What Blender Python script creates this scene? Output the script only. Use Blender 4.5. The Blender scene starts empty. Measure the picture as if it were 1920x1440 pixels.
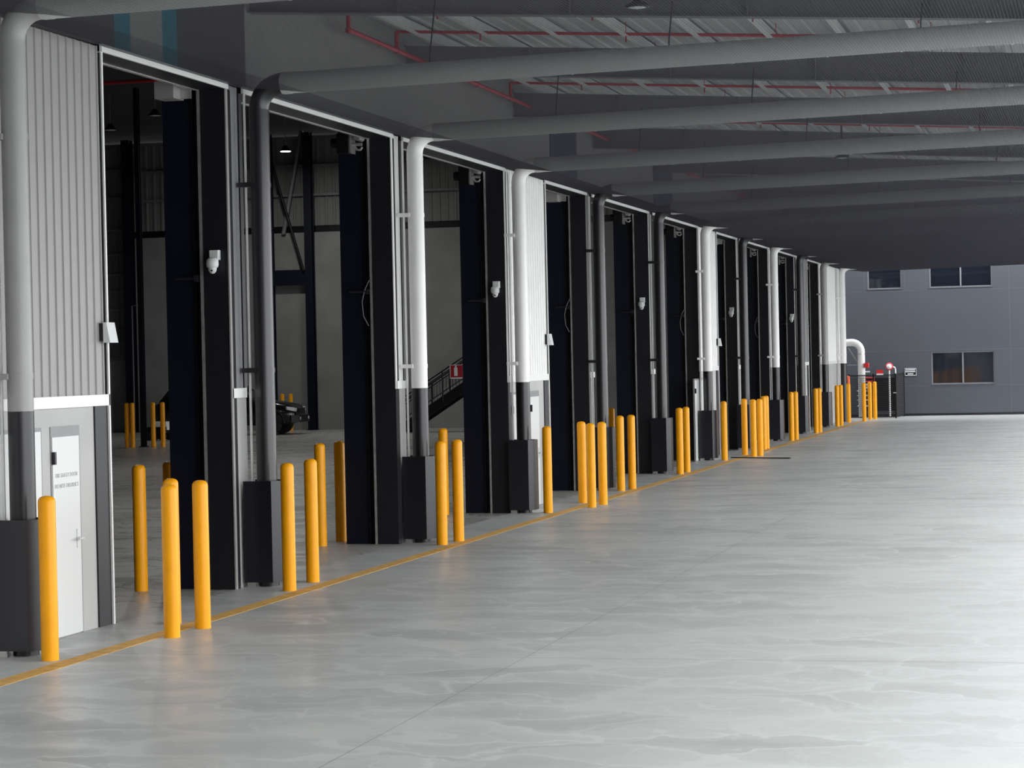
import bpy, math, random
from mathutils import Vector, Matrix
random.seed(7)
S = bpy.context.scene
COL = S.collection
PI = math.pi

# ------------------------------------------------------------------ camera
CAM_H = 2.77
yaw, pitch, roll, FPX = 0.2452444, -0.00980635, -0.02131277, 4427.99
F = Vector((-math.sin(yaw)*math.cos(pitch), math.cos(yaw)*math.cos(pitch), math.sin(pitch)))
R0 = Vector((math.cos(yaw), math.sin(yaw), 0)); U0 = R0.cross(F)
RR = math.cos(roll)*R0 + math.sin(roll)*U0
UU = -math.sin(roll)*R0 + math.cos(roll)*U0
cd = bpy.data.cameras.new('camera'); cam = bpy.data.objects.new('camera', cd); COL.objects.link(cam)
cd.sensor_width = 36; cd.lens = FPX/1920*36; cd.clip_start = .1; cd.clip_end = 600
M = Matrix.Identity(4)
for i, v in enumerate((RR, UU, -F)):
    for j in range(3): M[j][i] = v[j]
M[0][3], M[1][3], M[2][3] = 0, 0, CAM_H
cam.matrix_world = M
S.camera = cam

# ------------------------------------------------------------------ sky, sun, exposure
w = bpy.data.worlds.new('overcast'); S.world = w; w.use_nodes = True
nt = w.node_tree; nt.nodes.clear()
out = nt.nodes.new('ShaderNodeOutputWorld'); bg = nt.nodes.new('ShaderNodeBackground')
tc = nt.nodes.new('ShaderNodeTexCoord'); sx = nt.nodes.new('ShaderNodeSeparateXYZ')
rp = nt.nodes.new('ShaderNodeValToRGB')
rp.color_ramp.elements[0].position = 0.0; rp.color_ramp.elements[0].color = (0.88, 0.89, 0.90, 1)
rp.color_ramp.elements[1].position = 1.0; rp.color_ramp.elements[1].color = (0.97, 0.98, 1.0, 1)
nt.links.new(tc.outputs['Generated'], sx.inputs[0]); nt.links.new(sx.outputs['Z'], rp.inputs[0])
nt.links.new(rp.outputs[0], bg.inputs['Color']); bg.inputs['Strength'].default_value = 2.6
nt.links.new(bg.outputs[0], out.inputs['Surface'])
sd = bpy.data.lights.new('sun', 'SUN'); sd.energy = 0.5; sd.angle = math.radians(60); sd.color = (1, .96, .9)
so = bpy.data.objects.new('sun', sd); COL.objects.link(so)
so.rotation_euler = Vector((0.75, -0.35, 0.62)).to_track_quat('Z', 'Y').to_euler()
S.view_settings.view_transform = 'Standard'; S.view_settings.look = 'None'
S.view_settings.gamma = 1; S.view_settings.use_curve_mapping = False
S.view_settings.exposure = 0.9

# ------------------------------------------------------------------ materials
def mat(name, col, rough=.6, metal=0.0, noise=0.0, nscale=3.0, spec=.5, bump=0.0, emit=None, estr=0, coat=0):
    m = bpy.data.materials.new(name); m.use_nodes = True; n = m.node_tree; b = n.nodes['Principled BSDF']
    b.inputs['Base Color'].default_value = (*col, 1); b.inputs['Roughness'].default_value = rough
    b.inputs['Metallic'].default_value = metal; b.inputs['Specular IOR Level'].default_value = spec
    b.inputs['Coat Weight'].default_value = coat
    if noise or bump:
        t = n.nodes.new('ShaderNodeTexCoord'); z = n.nodes.new('ShaderNodeTexNoise')
        z.inputs['Scale'].default_value = nscale; z.inputs['Detail'].default_value = 6
        n.links.new(t.outputs['Object'], z.inputs['Vector'])
        if noise:
            mr = n.nodes.new('ShaderNodeMapRange')
            mr.inputs['From Min'].default_value = .3; mr.inputs['From Max'].default_value = .7
            mr.inputs['To Min'].default_value = 1-noise; mr.inputs['To Max'].default_value = 1+noise
            mx = n.nodes.new('ShaderNodeVectorMath'); mx.operation = 'SCALE'
            mx.inputs[0].default_value = col
            n.links.new(z.outputs[0], mr.inputs[0]); n.links.new(mr.outputs[0], mx.inputs['Scale'])
            n.links.new(mx.outputs[0], b.inputs['Base Color'])
        if bump:
            bp = n.nodes.new('ShaderNodeBump'); bp.inputs['Strength'].default_value = bump
            bp.inputs['Distance'].default_value = .01
            n.links.new(z.outputs[0], bp.inputs['Height']); n.links.new(bp.outputs[0], b.inputs['Normal'])
    if emit:
        b.inputs['Emission Color'].default_value = (*emit, 1); b.inputs['Emission Strength'].default_value = estr
    return m

def floor_mat(name, base, contrast, gloss):
    m = bpy.data.materials.new(name); m.use_nodes = True; n = m.node_tree; L = n.links.new
    b = n.nodes['Principled BSDF']
    g = n.nodes.new('ShaderNodeNewGeometry')
    # warp the position so that the trowel sweeps curl
    wz = n.nodes.new('ShaderNodeTexNoise'); wz.inputs['Scale'].default_value = 1.3; wz.inputs['Detail'].default_value = 3
    L(g.outputs['Position'], wz.inputs['Vector'])
    sub = n.nodes.new('ShaderNodeVectorMath'); sub.operation = 'SUBTRACT'; sub.inputs[1].default_value = (.5, .5, .5)
    L(wz.outputs['Color'], sub.inputs[0])
    sc = n.nodes.new('ShaderNodeVectorMath'); sc.operation = 'SCALE'; sc.inputs['Scale'].default_value = 1.3
    L(sub.outputs[0], sc.inputs[0])
    ad = n.nodes.new('ShaderNodeVectorMath'); ad.operation = 'ADD'; L(g.outputs['Position'], ad.inputs[0]); L(sc.outputs[0], ad.inputs[1])
    fl = n.nodes.new('ShaderNodeVectorMath'); fl.operation = 'MULTIPLY'; fl.inputs[1].default_value = (.62, 1.15, 0); L(ad.outputs[0], fl.inputs[0])
    def vor(scale, off):
        o = n.nodes.new('ShaderNodeVectorMath'); o.operation = 'ADD'; o.inputs[1].default_value = (off, off*.7, 0); L(fl.outputs[0], o.inputs[0])
        v = n.nodes.new('ShaderNodeTexVoronoi'); v.voronoi_dimensions = '2D'; v.inputs['Scale'].default_value = scale
        L(o.outputs[0], v.inputs['Vector'])
        s = n.nodes.new('ShaderNodeSeparateColor'); L(v.outputs['Color'], s.inputs[0])
        return v.outputs['Distance'], s.outputs[0]
    d1, c1 = vor(1.15, 0); d2, c2 = vor(.75, 13.7); d3, c3 = vor(2.6, 5.1)
    def mth(op, a, c):
        x = n.nodes.new('ShaderNodeMath'); x.operation = op
        for i, q in enumerate((a, c)):
            if isinstance(q, (int, float)): x.inputs[i].default_value = q
            else: L(q, x.inputs[i])
        return x.outputs[0]
    # cell tone, brightening towards each sweep's rim
    s = mth('ADD', mth('MULTIPLY', c1, .35), mth('MULTIPLY', c2, .3))
    s = mth('ADD', s, mth('MULTIPLY', c3, .1))
    rim = mth('MULTIPLY', mth('POWER', d1, 2.0), .55)
    rim2 = mth('MULTIPLY', mth('POWER', d2, 2.0), .45)
    s = mth('ADD', s, mth('ADD', rim, rim2))
    def arc(scale, off, wd):
        o = n.nodes.new('ShaderNodeVectorMath'); o.operation = 'ADD'; o.inputs[1].default_value = (off, off*.7, 0); L(fl.outputs[0], o.inputs[0])
        v = n.nodes.new('ShaderNodeTexVoronoi'); v.voronoi_dimensions = '2D'; v.feature = 'DISTANCE_TO_EDGE'; v.inputs['Scale'].default_value = scale
        L(o.outputs[0], v.inputs['Vector'])
        q = n.nodes.new('ShaderNodeMapRange'); q.interpolation_type = 'SMOOTHSTEP'
        q.inputs['From Min'].default_value = 0; q.inputs['From Max'].default_value = wd; q.inputs['To Min'].default_value = 1; q.inputs['To Max'].default_value = 0
        L(v.outputs['Distance'], q.inputs[0]); return q.outputs[0]
    s = mth('ADD', s, mth('MULTIPLY', mth('MULTIPLY', arc(1.15, 0, .10), c1), .45))
    s = mth('ADD', s, mth('MULTIPLY', mth('MULTIPLY', arc(2.6, 5.1, .07), c3), .25))
    fz = n.nodes.new('ShaderNodeTexNoise'); fz.inputs['Scale'].default_value = 14; fz.inputs['Detail'].default_value = 8
    L(g.outputs['Position'], fz.inputs['Vector'])
    s = mth('ADD', s, mth('MULTIPLY', fz.outputs[0], .18))
    bz = n.nodes.new('ShaderNodeTexNoise'); bz.inputs['Scale'].default_value = .12; bz.inputs['Detail'].default_value = 3
    L(g.outputs['Position'], bz.inputs['Vector'])
    mr = n.nodes.new('ShaderNodeMapRange'); mr.inputs['From Min'].default_value = .2; mr.inputs['From Max'].default_value = .95
    mr.inputs['To Min'].default_value = 1-contrast; mr.inputs['To Max'].default_value = 1+contrast; L(s, mr.inputs[0])
    fac = mth('MULTIPLY', mr.outputs[0], mth('ADD', mth('MULTIPLY', bz.outputs[0], .25), .88))
    # saw-cut joints
    sp = n.nodes.new('ShaderNodeSeparateXYZ'); L(g.outputs['Position'], sp.inputs[0])
    def joint(sock, off, step, wd):
        q = mth('ABSOLUTE', mth('SUBTRACT', mth('FRACT', mth('DIVIDE', mth('SUBTRACT', sock, off), step), 0), .5), 0)
        return mth('GREATER_THAN', q, .5 - wd/step)
    j = mth('MAXIMUM', joint(sp.outputs['Y'], 34.35, 6.5, .012), joint(sp.outputs['X'], -17.6, 6.16, .006))
    fac = mth('MULTIPLY', fac, mth('SUBTRACT', 1.0, mth('MULTIPLY', j, .45)))
    mx = n.nodes.new('ShaderNodeVectorMath'); mx.operation = 'SCALE'; mx.inputs[0].default_value = base; L(fac, mx.inputs['Scale'])
    L(mx.outputs[0], b.inputs['Base Color'])
    rr = n.nodes.new('ShaderNodeMapRange'); rr.inputs['From Min'].default_value = .2; rr.inputs['From Max'].default_value = .95
    rr.inputs['To Min'].default_value = gloss+.14; rr.inputs['To Max'].default_value = gloss-.1; L(s, rr.inputs[0])
    L(rr.outputs[0], b.inputs['Roughness'])
    return m

m = {}
m['yard'] = floor_mat('yard_concrete', (.405, .424, .42), .25, .44)
m['slab'] = floor_mat('warehouse_concrete', (.37, .37, .36), .08, .36)
m['yellow'] = mat('yellow_paint', (.90, .375, .003), .36, spec=.28, noise=.04, nscale=4)
m['line'] = mat('yellow_line_paint', (.62, .36, .09), .7, noise=.25, nscale=6)
m['dark'] = mat('charcoal_steel', (.011, .011, .015), .42, spec=.4, noise=.08, nscale=5)
m['navy'] = mat('navy_steel', (.0035, .0055, .013), .5, spec=.25)
m['guard'] = mat('guard_steel', (.010, .011, .017), .30, spec=.6)
m['lightgrey'] = mat('light_grey_sheet', (.31, .305, .30), .42, noise=.03)
m['midgrey'] = mat('mid_grey_sheet', (.24, .24, .25), .42, noise=.04)
m['white'] = mat('white_sheet', (.84, .84, .835), .4, noise=.02)
m['doorwhite'] = mat('door_white', (.68, .70, .70), .4)
m['pipewhite'] = mat('white_pipe', (.86, .86, .85), .35, noise=.02)
m['pipegrey'] = mat('grey_pipe', (.33, .33, .325), .4, noise=.04)
m['pipedark'] = mat('dark_pipe', (.017, .017, .020), .30, noise=.05, spec=.62)
m['pipelow'] = mat('charcoal_pipe', (.010, .010, .013), .30, noise=.05, spec=.55)
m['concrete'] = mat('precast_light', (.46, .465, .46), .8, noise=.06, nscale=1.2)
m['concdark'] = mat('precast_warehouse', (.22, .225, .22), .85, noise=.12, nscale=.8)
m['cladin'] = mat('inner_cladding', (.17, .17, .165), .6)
m['girt'] = mat('girt_steel', (.16, .16, .17), .5)
m['far'] = mat('painted_precast_grey', (.066, .072, .088), .75, noise=.05, nscale=.5)
m['farjoint'] = mat('panel_joint', (.10, .108, .13), .7)
m['winframe'] = mat('window_frame', (.22, .23, .25), .5)
m['glass'] = mat('dark_glass', (.010, .014, .022), .04, spec=1.0)
m['silver'] = mat('galvanised', (.62, .62, .60), .32, metal=.75, noise=.15, nscale=8)
m['red'] = mat('red_paint', (.42, .012, .03), .4)
m['redbright'] = mat('red_box_paint', (.65, .02, .03), .4)
m['orange'] = mat('orange_red_paint', (.8, .14, .05), .5)
m['black'] = mat('black_paint', (.004, .004, .006), .45, spec=.3)
m['rubber'] = mat('tyre_rubber', (.004, .004, .004), .8)
m['net'] = mat('net_twine', (.078, .076, .098), .8)
m['roofsheet'] = mat('roof_sheet', (.42, .43, .42), .55, noise=.05)
m['purlin'] = mat('purlin_galv', (.62, .63, .62), .45, metal=.2)
m['rafter'] = mat('rafter_paint', (.16, .16, .17), .6, noise=.05, nscale=20)
m['fasciadark'] = mat('fascia_dark', (.045, .045, .052), .6, noise=.06)
m['fasciagrey'] = mat('fascia_grey', (.24, .24, .23), .6, noise=.05)
m['teal'] = mat('teal_paint', (.005, .15, .21), .5)
m['runpipe'] = mat('pipe_run', (.50, .51, .50), .38, noise=.03)
m['navyblue'] = mat('navy_banner', (.012, .022, .06), .6)
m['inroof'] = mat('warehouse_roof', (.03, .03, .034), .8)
m['lens'] = mat('clear_lens', (.7, .72, .75), .1)
m['lamp'] = mat('lamp_glow', (1, 1, 1), .5, emit=(1, .98, .95), estr=14)
m['ink'] = mat('pale_lettering', (.52, .54, .55), .6)
m['signwhite'] = mat('sign_white', (.85, .85, .88), .5)
m['carpaint'] = mat('black_car_paint', (.002, .002, .004), .25, spec=.4, coat=.35)

# ------------------------------------------------------------------ mesh helpers
class MB:
    def __init__(s): s.v = []; s.f = []; s.sm = []
    def add(s, vs, fs, smooth=False):
        b = len(s.v); s.v += [tuple(p) for p in vs]
        s.f += [tuple(b+i for i in f) for f in fs]; s.sm += [smooth]*len(fs); return s
    def box(s, x0, x1, y0, y1, z0, z1):
        vs = [(x, y, z) for z in (z0, z1) for y in (y0, y1) for x in (x0, x1)]
        return s.add(vs, [(0, 2, 3, 1), (4, 5, 7, 6), (0, 1, 5, 4), (1, 3, 7, 5), (3, 2, 6, 7), (2, 0, 4, 6)])
    def bbox(s, x0, x1, y0, y1, z0, z1, c=.01):
        # a box with its upright edges chamfered
        p = [(x0+c, y0), (x1-c, y0), (x1, y0+c), (x1, y1-c), (x1-c, y1), (x0+c, y1), (x0, y1-c), (x0, y0+c)]
        return s.prism(p, z0, z1)
    def prism(s, poly, z0, z1):
        n = len(poly); vs = [(x, y, z0) for x, y in poly] + [(x, y, z1) for x, y in poly]
        return s.add(vs, [tuple(range(n))[::-1], tuple(range(n, 2*n))] + [(i, (i+1) % n, n+(i+1) % n, n+i) for i in range(n)])
    def ext(s, pts, d):
        # extrude a closed 3D outline along vector d
        n = len(pts); d = Vector(d); vs = [tuple(p) for p in pts] + [tuple(Vector(p)+d) for p in pts]
        return s.add(vs, [tuple(range(n))[::-1], tuple(range(n, 2*n))] + [(i, (i+1) % n, n+(i+1) % n, n+i) for i in range(n)])
    def tube(s, pts, r, n=16, caps=True, rs=None):
        pts = [Vector(p) for p in pts]; rings = []; prev = None
        for i, p in enumerate(pts):
            t = (pts[min(i+1, len(pts)-1)] - pts[max(i-1, 0)]).normalized()
            if prev is None:
                a = Vector((0, 0, 1)) if abs(t.z) < .9 else Vector((1, 0, 0)); u = t.cross(a).normalized()
            else: u = (prev - t*prev.dot(t)).normalized()
            prev = u; v = t.cross(u); rad = rs[i] if rs else r
            rings.append([p + rad*(math.cos(2*PI*k/n)*u + math.sin(2*PI*k/n)*v) for k in range(n)])
        vs = [q for g in rings for q in g]; fs = []
        for i in range(len(pts)-1):
            for k in range(n): fs.append((i*n+k, i*n+(k+1) % n, (i+1)*n+(k+1) % n, (i+1)*n+k))
        s.add(vs, fs, n > 5)
        if caps:
            s.add(rings[0], [tuple(range(n))[::-1]]); s.add(rings[-1], [tuple(range(n))])
        return s
    def lathe(s, c, prof, n=20, axis='z'):
        vs = []; fs = []
        for r, h in prof:
            for k in range(n):
                a = 2*PI*k/n; x, y = r*math.cos(a), r*math.sin(a)
                p = {'z': (x, y, h), 'x': (h, x, y), 'y': (x, h, y)}[axis]
                vs.append((c[0]+p[0], c[1]+p[1], c[2]+p[2]))
        for i in range(len(prof)-1):
            for k in range(n): fs.append((i*n+k, i*n+(k+1) % n, (i+1)*n+(k+1) % n, (i+1)*n+k))
        s.add(vs, fs, True)
        if prof[0][0] > 1e-4: s.add(vs[:n], [tuple(range(n))[::-1]])
        if prof[-1][0] > 1e-4: s.add(vs[-n:], [tuple(range(n))])
        return s
    def build(s, name, material, parent=None):
        me = bpy.data.meshes.new(name)
        o = bpy.data.objects.new(name, me); COL.objects.link(o)
        off = Vector((0, 0, 0)); q = parent
        while q is not None: off += q.location; q = q.parent
        me.from_pydata([tuple(Vector(p)-off) for p in s.v], [], s.f)
        me.polygons.foreach_set('use_smooth', s.sm); me.update()
        me.materials.append(material)
        import bmesh
        bm = bmesh.new(); bm.from_mesh(me); bmesh.ops.recalc_face_normals(bm, faces=bm.faces[:]); bm.to_mesh(me); bm.free()
        if parent is not None: o.parent = parent
        return o

def tag(o, label=None, cat=None, group=None, kind=None):
    if label: o['label'] = label
    if cat: o['category'] = cat
    if group: o['group'] = group
    if kind: o['kind'] = kind
    return o
def thing(name, loc, label=None, cat=None, group=None, kind=None):
    o = bpy.data.objects.new(name, None); COL.objects.link(o); o.location = loc; o.empty_display_size = .2
    return tag(o, label, cat, group, kind)
def copy_tree(o, parent=None, loc=None):
    c = o.copy(); COL.objects.link(c); c.parent = parent
    if loc is not None: c.location = loc
    for ch in list(o.children): copy_tree(ch, c)
    return c
def label_part(o, t): o['label'] = t; return o
def text_mesh(name, body, size, material, parent, matrix):
    cu = bpy.data.curves.new(name, 'FONT'); cu.body = body; cu.size = size; cu.align_x = 'CENTER'; cu.extrude = .0015
    t = bpy.data.objects.new('tmp', cu); COL.objects.link(t)
    me = bpy.data.meshes.new_from_object(t, depsgraph=None) if False else t.to_mesh().copy()
    bpy.data.objects.remove(t)
    o = bpy.data.objects.new(name, me); COL.objects.link(o); me.materials.clear(); me.materials.append(material)
    me.transform(matrix)
    if parent is not None:
        me.transform(Matrix.Translation(-parent.location)); o.parent = parent
    return o

# ------------------------------------------------------------------ dimensions
W = -10.5                      # outer face of the dock wall
PITCH = 7.02
PIER = lambda k: 27.62 + PITCH*k      # far edge of each door opening
NEARN = lambda k: 23.88 + PITCH*k     # near edge of the narrow openings
NEARW = lambda k: 28.22 + PITCH*(k-1) # near edge of the wide openings
PIPE = lambda k: (21.19, 28.13, 35.07, 41.75, 48.76, 55.70, 62.54, 69.33, 76.13, 82.80, 90.10, 96.70)[k+1]   # downpipes
NARROW = (0, 3, 6, 9)
ZT = 6.30; ZB0 = 2.38; ZB1 = 2.50
WALL_END = 98.2; Y0 = 12.0

# ------------------------------------------------------------------ ground
tag(MB().box(-13.0+2.5, 70, -40, 140, -.2, 0).build('floor', m['yard']), kind='structure')
tag(MB().box(-50, -10.5, 8, 99, -.2, 0).build('floor', m['slab']), kind='structure')
tag(MB().box(-60, -10.5, 99, 140, -.2, 0).build('floor', m['yard']), kind='structure')
tag(MB().box(-9.67, -9.46, 8, 97.5, .0, .003).build('painted_line', m['line']),
    'worn thin yellow line painted along the yard concrete beside the bollards', 'floor marking')

# ------------------------------------------------------------------ dock wall (segments between openings)
def clad(mb, x, y0, y1, z0, z1, pitch=.19, d=.028):
    # ribbed sheet: trapezoid ribs standing out to +x
    pts = []; n = max(1, int(round((y1-y0)/pitch))); p = (y1-y0)/n
    for i in range(n):
        a = y0+i*p
        pts += [(x, a), (x, a+p*.72), (x+d*.6, a+p*.76), (x+d*.6, a+p*.86)]
    pts.append((x, y1))
    vs = [(u, v, z0) for u, v in pts] + [(u, v, z1) for u, v in pts]; k = len(pts)
    mb.add(vs, [(i, i+1, k+i+1, k+i) for i in range(k-1)])
    mb.add([(x, y0, z0), (x-.05, y0, z0), (x-.05, y1, z0), (x, y1, z0), (x, y0, z1), (x-.05, y0, z1), (x-.05, y1, z1), (x, y1, z1)],
           [(0, 1, 5, 4), (1, 2, 6, 5), (2, 3, 7, 6)])
openings = []
for k in range(10):
    openings.append((NEARN(k) if k in NARROW else NEARW(k), PIER(k)))
segs = []; a = Y0
for n_, f_ in openings: segs.append((a, n_)); a = f_
segs.append((a, WALL_END))
segmat = ['lightgrey', 'midgrey', 'white', 'white', 'midgrey', 'midgrey', 'white', 'midgrey', 'white', 'midgrey', 'white']
for i, (a, b) in enumerate(segs):
    dk = .14 if (i+1 < len(segs) and i not in NARROW) else .05
    wl = MB().box(-10.72, W-.03, a+(.02 if i else 0), b-.02, 0, ZB0).build('wall_left', m['concrete']); tag(wl, kind='structure')
    c = MB(); clad(c, W-.03, a+.01, b-dk, ZB1, ZT-.02); c.build('cladding', m[segmat[i]], wl)
    MB().box(-10.6, W+.012, a, b-(.0 if i in NARROW else .10), ZB0, ZB1).build('flashing', m['white'], wl)
    if i+1 < len(segs): MB().box(-10.6, W-.005, b-dk, b-.03, ZB1, ZT-.09).build('edge_strip', m['dark'], wl)
    if (i-0) % 3 == 0 or i == 0:
        # dark steel edge of the narrow opening
        MB().box(-10.80, W-.01, b-.36, b-.03, 0, ZB0-.001).build('corner_guard', m['dark'], wl)
# wall above the openings
up = MB().box(-10.8, W, Y0, WALL_END, ZT+.01, 9.0).build('wall_left', m['fasciagrey']); tag(up, kind='structure')
def panel(y0, y1, mm, nm='fascia_panel'):
    return MB().box(W, W+.02, y0, y1, ZT+.012, 8.6).build(nm, m[mm], up)
label_part(panel(Y0, 24.2, 'fasciadark'), 'dark fascia panel'); label_part(panel(24.2, 24.64, 'teal'), 'teal stripe')
panel(24.64, 25.57, 'fasciagrey'); label_part(panel(25.57, 26.02, 'teal'), 'teal stripe')
label_part(panel(26.02, 28.30, 'fasciadark'), 'dark fascia panel')
label_part(panel(45.4, 47.8, 'navyblue'), 'navy panel'); label_part(panel(56.5, 59.0, 'navyblue'), 'navy panel')
# end return of the dock wall
tag(MB().box(-50, -10.72, 98.0, 98.3, 0, 12.6).build('wall_back', m['far']), kind='structure')

tag(MB().box(-10.5, 40, -40.3, -40, 0, 11).build('wall_near_light_block', m['far']), kind='structure')  # unseen wall added behind the camera to keep light off front faces
# ------------------------------------------------------------------ dock door openings
dn = 0
for k, (n_, p) in enumerate(openings):
    dn += 1
    d = thing('door_%d' % dn, (W, p, 0), kind='structure')
    # far jamb : outer charcoal post, guide rail, inner navy post
    j = MB(); j.box(-10.83, W, p-.02, p+.16, 0, ZT-.08); j.build('jamb_post', m['dark'], d)
    label_part(MB().box(-11.36, -10.97, p+.04, p+.30, 0, 6.6).build('inner_post', m['navy'], d), 'navy steel post')
    g = MB(); g.box(-10.97, -10.90, p+.10, p+.16, 0, 6.5); g.box(-10.965, -10.955, p+.0, p+.10, 0, 6.4)
    g.build('curtain_edge', m['black'], d)
    label_part(MB().box(-10.875, -10.84, p-.03, p+.03, 0, 6.24).build('guide_rail', m['silver'], d), 'bright metal guide rail')
    label_part(MB().box(W-.005, W+.012, p-.03, p+.035, 0 if k in (0, 3) else ZB0, ZT-.08).build('corner_trim', m['white'] if k not in (0, 3) else m['lightgrey'], d), 'pale corner trim')
    # header
    MB().box(-10.86, W+.005, n_-.03, p+.02, ZT-.075, ZT-.02).build('header_soffit', m['dark'], d)
    label_part(MB().box(-10.5, W+.03, n_-.05, p+.03, ZT-.08, ZT+.005).build('header_flashing', m['white'], d), 'white header flashing')
    label_part(MB().box(-10.92, -10.865, n_, p-.03, ZT-.085, ZT-.03).build('header_rail', m['silver'], d), 'bright metal header rail')
    MB().tube([(-11.14, n_, 6.62), (-11.14, p, 6.62)], .22, 20).build('curtain_roll', m['navy'], d)
    MB().box(-11.5, -10.86, n_-.1, p+.3, 6.9, 8.9).build('lintel_panel', m['navy'], d)
    # near jamb
    nj = MB(); nj.box(-10.83, W-.04, n_-.10, n_, 0, ZT-.08); nj.build('jamb_post', m['dark'], d)
    if k in NARROW:
        label_part(MB().box(W-.04, W+.012, n_-.03, n_+.004, 0, ZT-.06).build('edge_trim', m['white'], d), 'white edge trim')
    # restraint bar on the inner post
    b = MB(); b.tube([(-11.20, p-.06, 3.88), (-10.93, p-.06, 3.88)], .022, 8); b.box(-10.95, -10.90, p-.07, p+.1, 3.84, 3.92)
    b.build('lock_bar', m['dark'], d)
    # motor end gear
    if k in (0, 3, 6):
        q = MB(); q.prism([(-11.27, p-.42), (-11.02, p-.42), (-11.02, p-.08), (-11.27, p-.08)], 6.09, 6.30)
        q.tube([(-11.30, p-.25, 6.2), (-11.27, p-.25, 6.2)], .07, 12)
        label_part(q.build('motor', m['lightgrey'], d), 'light grey motor housing')
        q = MB(); q.box(-11.02, -10.88, p-.2, p-.17, 6.10, 6.42); q.tube([(-10.95, p-.24, 6.30), (-10.95, p-.2, 6.30)], .045, 14)
        q.box(-11.0, -10.9, p-.18, p+.05, 6.40, 6.44)
        q.build('motor_bracket', m['silver'], d)
        q = MB(); q.box(-11.24, -11.05, p-.43, p-.05, 6.302, 6.40); label_part(q.build('motor_cap', m['redbright'], d), 'red motor cover')
    else:
        q = MB(); q.box(-11.25, -11.06, p-.38, p-.08, 5.98, 6.28); q.tube([(-11.25, p-.25, 6.14), (-11.36, p-.25, 6.14)], .085, 14)
        q.build('motor', m['black'], d)
        q = MB(); q.box(-11.06, -11.035, p-.3, p-.1, 5.98, 6.26); q.tube([(-10.95, p-.3, 6.22), (-10.95, p-.05, 6.22)], .05, 14)
        q.tube([(-11.03, p-.28, 6.12), (-10.87, p-.28, 6.11)], .025, 8)
        q.tube([(-10.99, p-.28, 6.08), (-10.95, p-.28, 6.03), (-10.90, p-.28, 6.03), (-10.87, p-.28, 6.07)], .018, 8)
        q.build('motor_bracket', m['silver'], d)
    if k in (1, 3, 5, 7):
        pts = [(-10.88, p-.05, 4.05), (-10.95, p-.07, 3.9), (-10.99, p-.08, 3.72), (-10.97, p-.08, 3.5), (-10.90, p-.05, 3.35)]
        label_part(MB().tube(pts, .008, 6).build('hanging_cable', m['girt'], d), 'grey looped cable')

# ------------------------------------------------------------------ personnel doors in the concrete wall
for (ya, yb, full, sy) in ((20.92, 22.18, False, 0), (22.45, 23.10, True, 0), (41.98, 43.24, False, 1), (43.42, 44.12, True, 1), (62.9-.9, 63.28, False, 2)):
    dn += 1
    d = thing('door_%d' % dn, (W-.03, (ya+yb)/2, 0), kind='structure')
    ztop = 2.08 if full else 2.15
    MB().box(-10.56, W-.015, ya, yb, .01, ztop).build('leaf', m['doorwhite'], d)
    fr = MB(); fr.box(-10.56, W-.02, ya-.03, ya, 0, 2.19); fr.box(-10.56, W-.02, yb, yb+.03, 0, 2.19); fr.box(-10.56, W-.02, ya, yb, ztop, 2.19)
    fr.build('frame', m['midgrey'], d)
    h = MB(); h.tube([(W-.015, yb-.08, 1.0), (W+.05, yb-.08, 1.0)], .014, 8); h.tube([(W+.05, yb-.08, 1.0), (W+.05, yb-.2, 1.0)], .012, 8); h.box(W-.015, W-.005, yb-.11, yb-.05, .9, 1.1)
    h.build('handle', m['doorwhite'], d)
    hg = MB(); hg.box(W-.015, W+.02, ya-.02, ya+.02, 1.80, 1.93); hg.build('hinge', m['dark'], d)
    if full and sy == 0:
        for zt, s_ in ((1.66, 'FIRE SAFETY DOOR'), (1.55, 'DO NOT OBSTRUCT')):
            mtx = Matrix.Translation((W-.012, (ya+yb)/2, zt)) @ Matrix(((0, 0, 1, 0), (1, 0, 0, 0), (0, 1, 0, 0), (0, 0, 0, 1)))
            label_part(text_mesh('lettering', s_, .062, m['ink'], d, mtx), 'pale grey lettering')

# ------------------------------------------------------------------ warehouse interior
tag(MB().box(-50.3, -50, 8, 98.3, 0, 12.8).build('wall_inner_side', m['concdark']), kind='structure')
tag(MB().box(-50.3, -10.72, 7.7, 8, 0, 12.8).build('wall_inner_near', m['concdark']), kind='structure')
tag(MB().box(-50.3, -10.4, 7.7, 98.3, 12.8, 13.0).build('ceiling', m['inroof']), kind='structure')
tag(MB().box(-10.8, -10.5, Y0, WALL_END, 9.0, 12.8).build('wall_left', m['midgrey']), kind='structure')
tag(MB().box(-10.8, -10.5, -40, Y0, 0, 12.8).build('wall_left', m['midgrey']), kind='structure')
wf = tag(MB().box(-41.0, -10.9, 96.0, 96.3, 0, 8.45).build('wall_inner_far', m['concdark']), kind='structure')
def cladx(mb, x0, x1, y, z0, z1, pitch=.36, d=.04):
    pts = []; n = max(1, int(round((x1-x0)/pitch))); p = (x1-x0)/n
    for i in range(n):
        a = x0+i*p; pts += [(a, y), (a+p*.62, y), (a+p*.70, y-d), (a+p*.92, y-d)]
    pts.append((x1, y)); kk = len(pts)
    mb.add([(u, v, z0) for u, v in pts] + [(u, v, z1) for u, v in pts], [(i, i+1, kk+i+1, kk+i) for i in range(kk-1)])
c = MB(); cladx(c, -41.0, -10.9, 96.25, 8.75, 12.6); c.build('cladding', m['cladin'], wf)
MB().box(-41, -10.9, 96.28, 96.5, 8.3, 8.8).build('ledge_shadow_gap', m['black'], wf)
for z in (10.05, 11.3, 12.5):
    MB().box(-41, -10.9, 95.98, 96.2, z-.04, z+.06).build('girt', m['girt'], wf)
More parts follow.
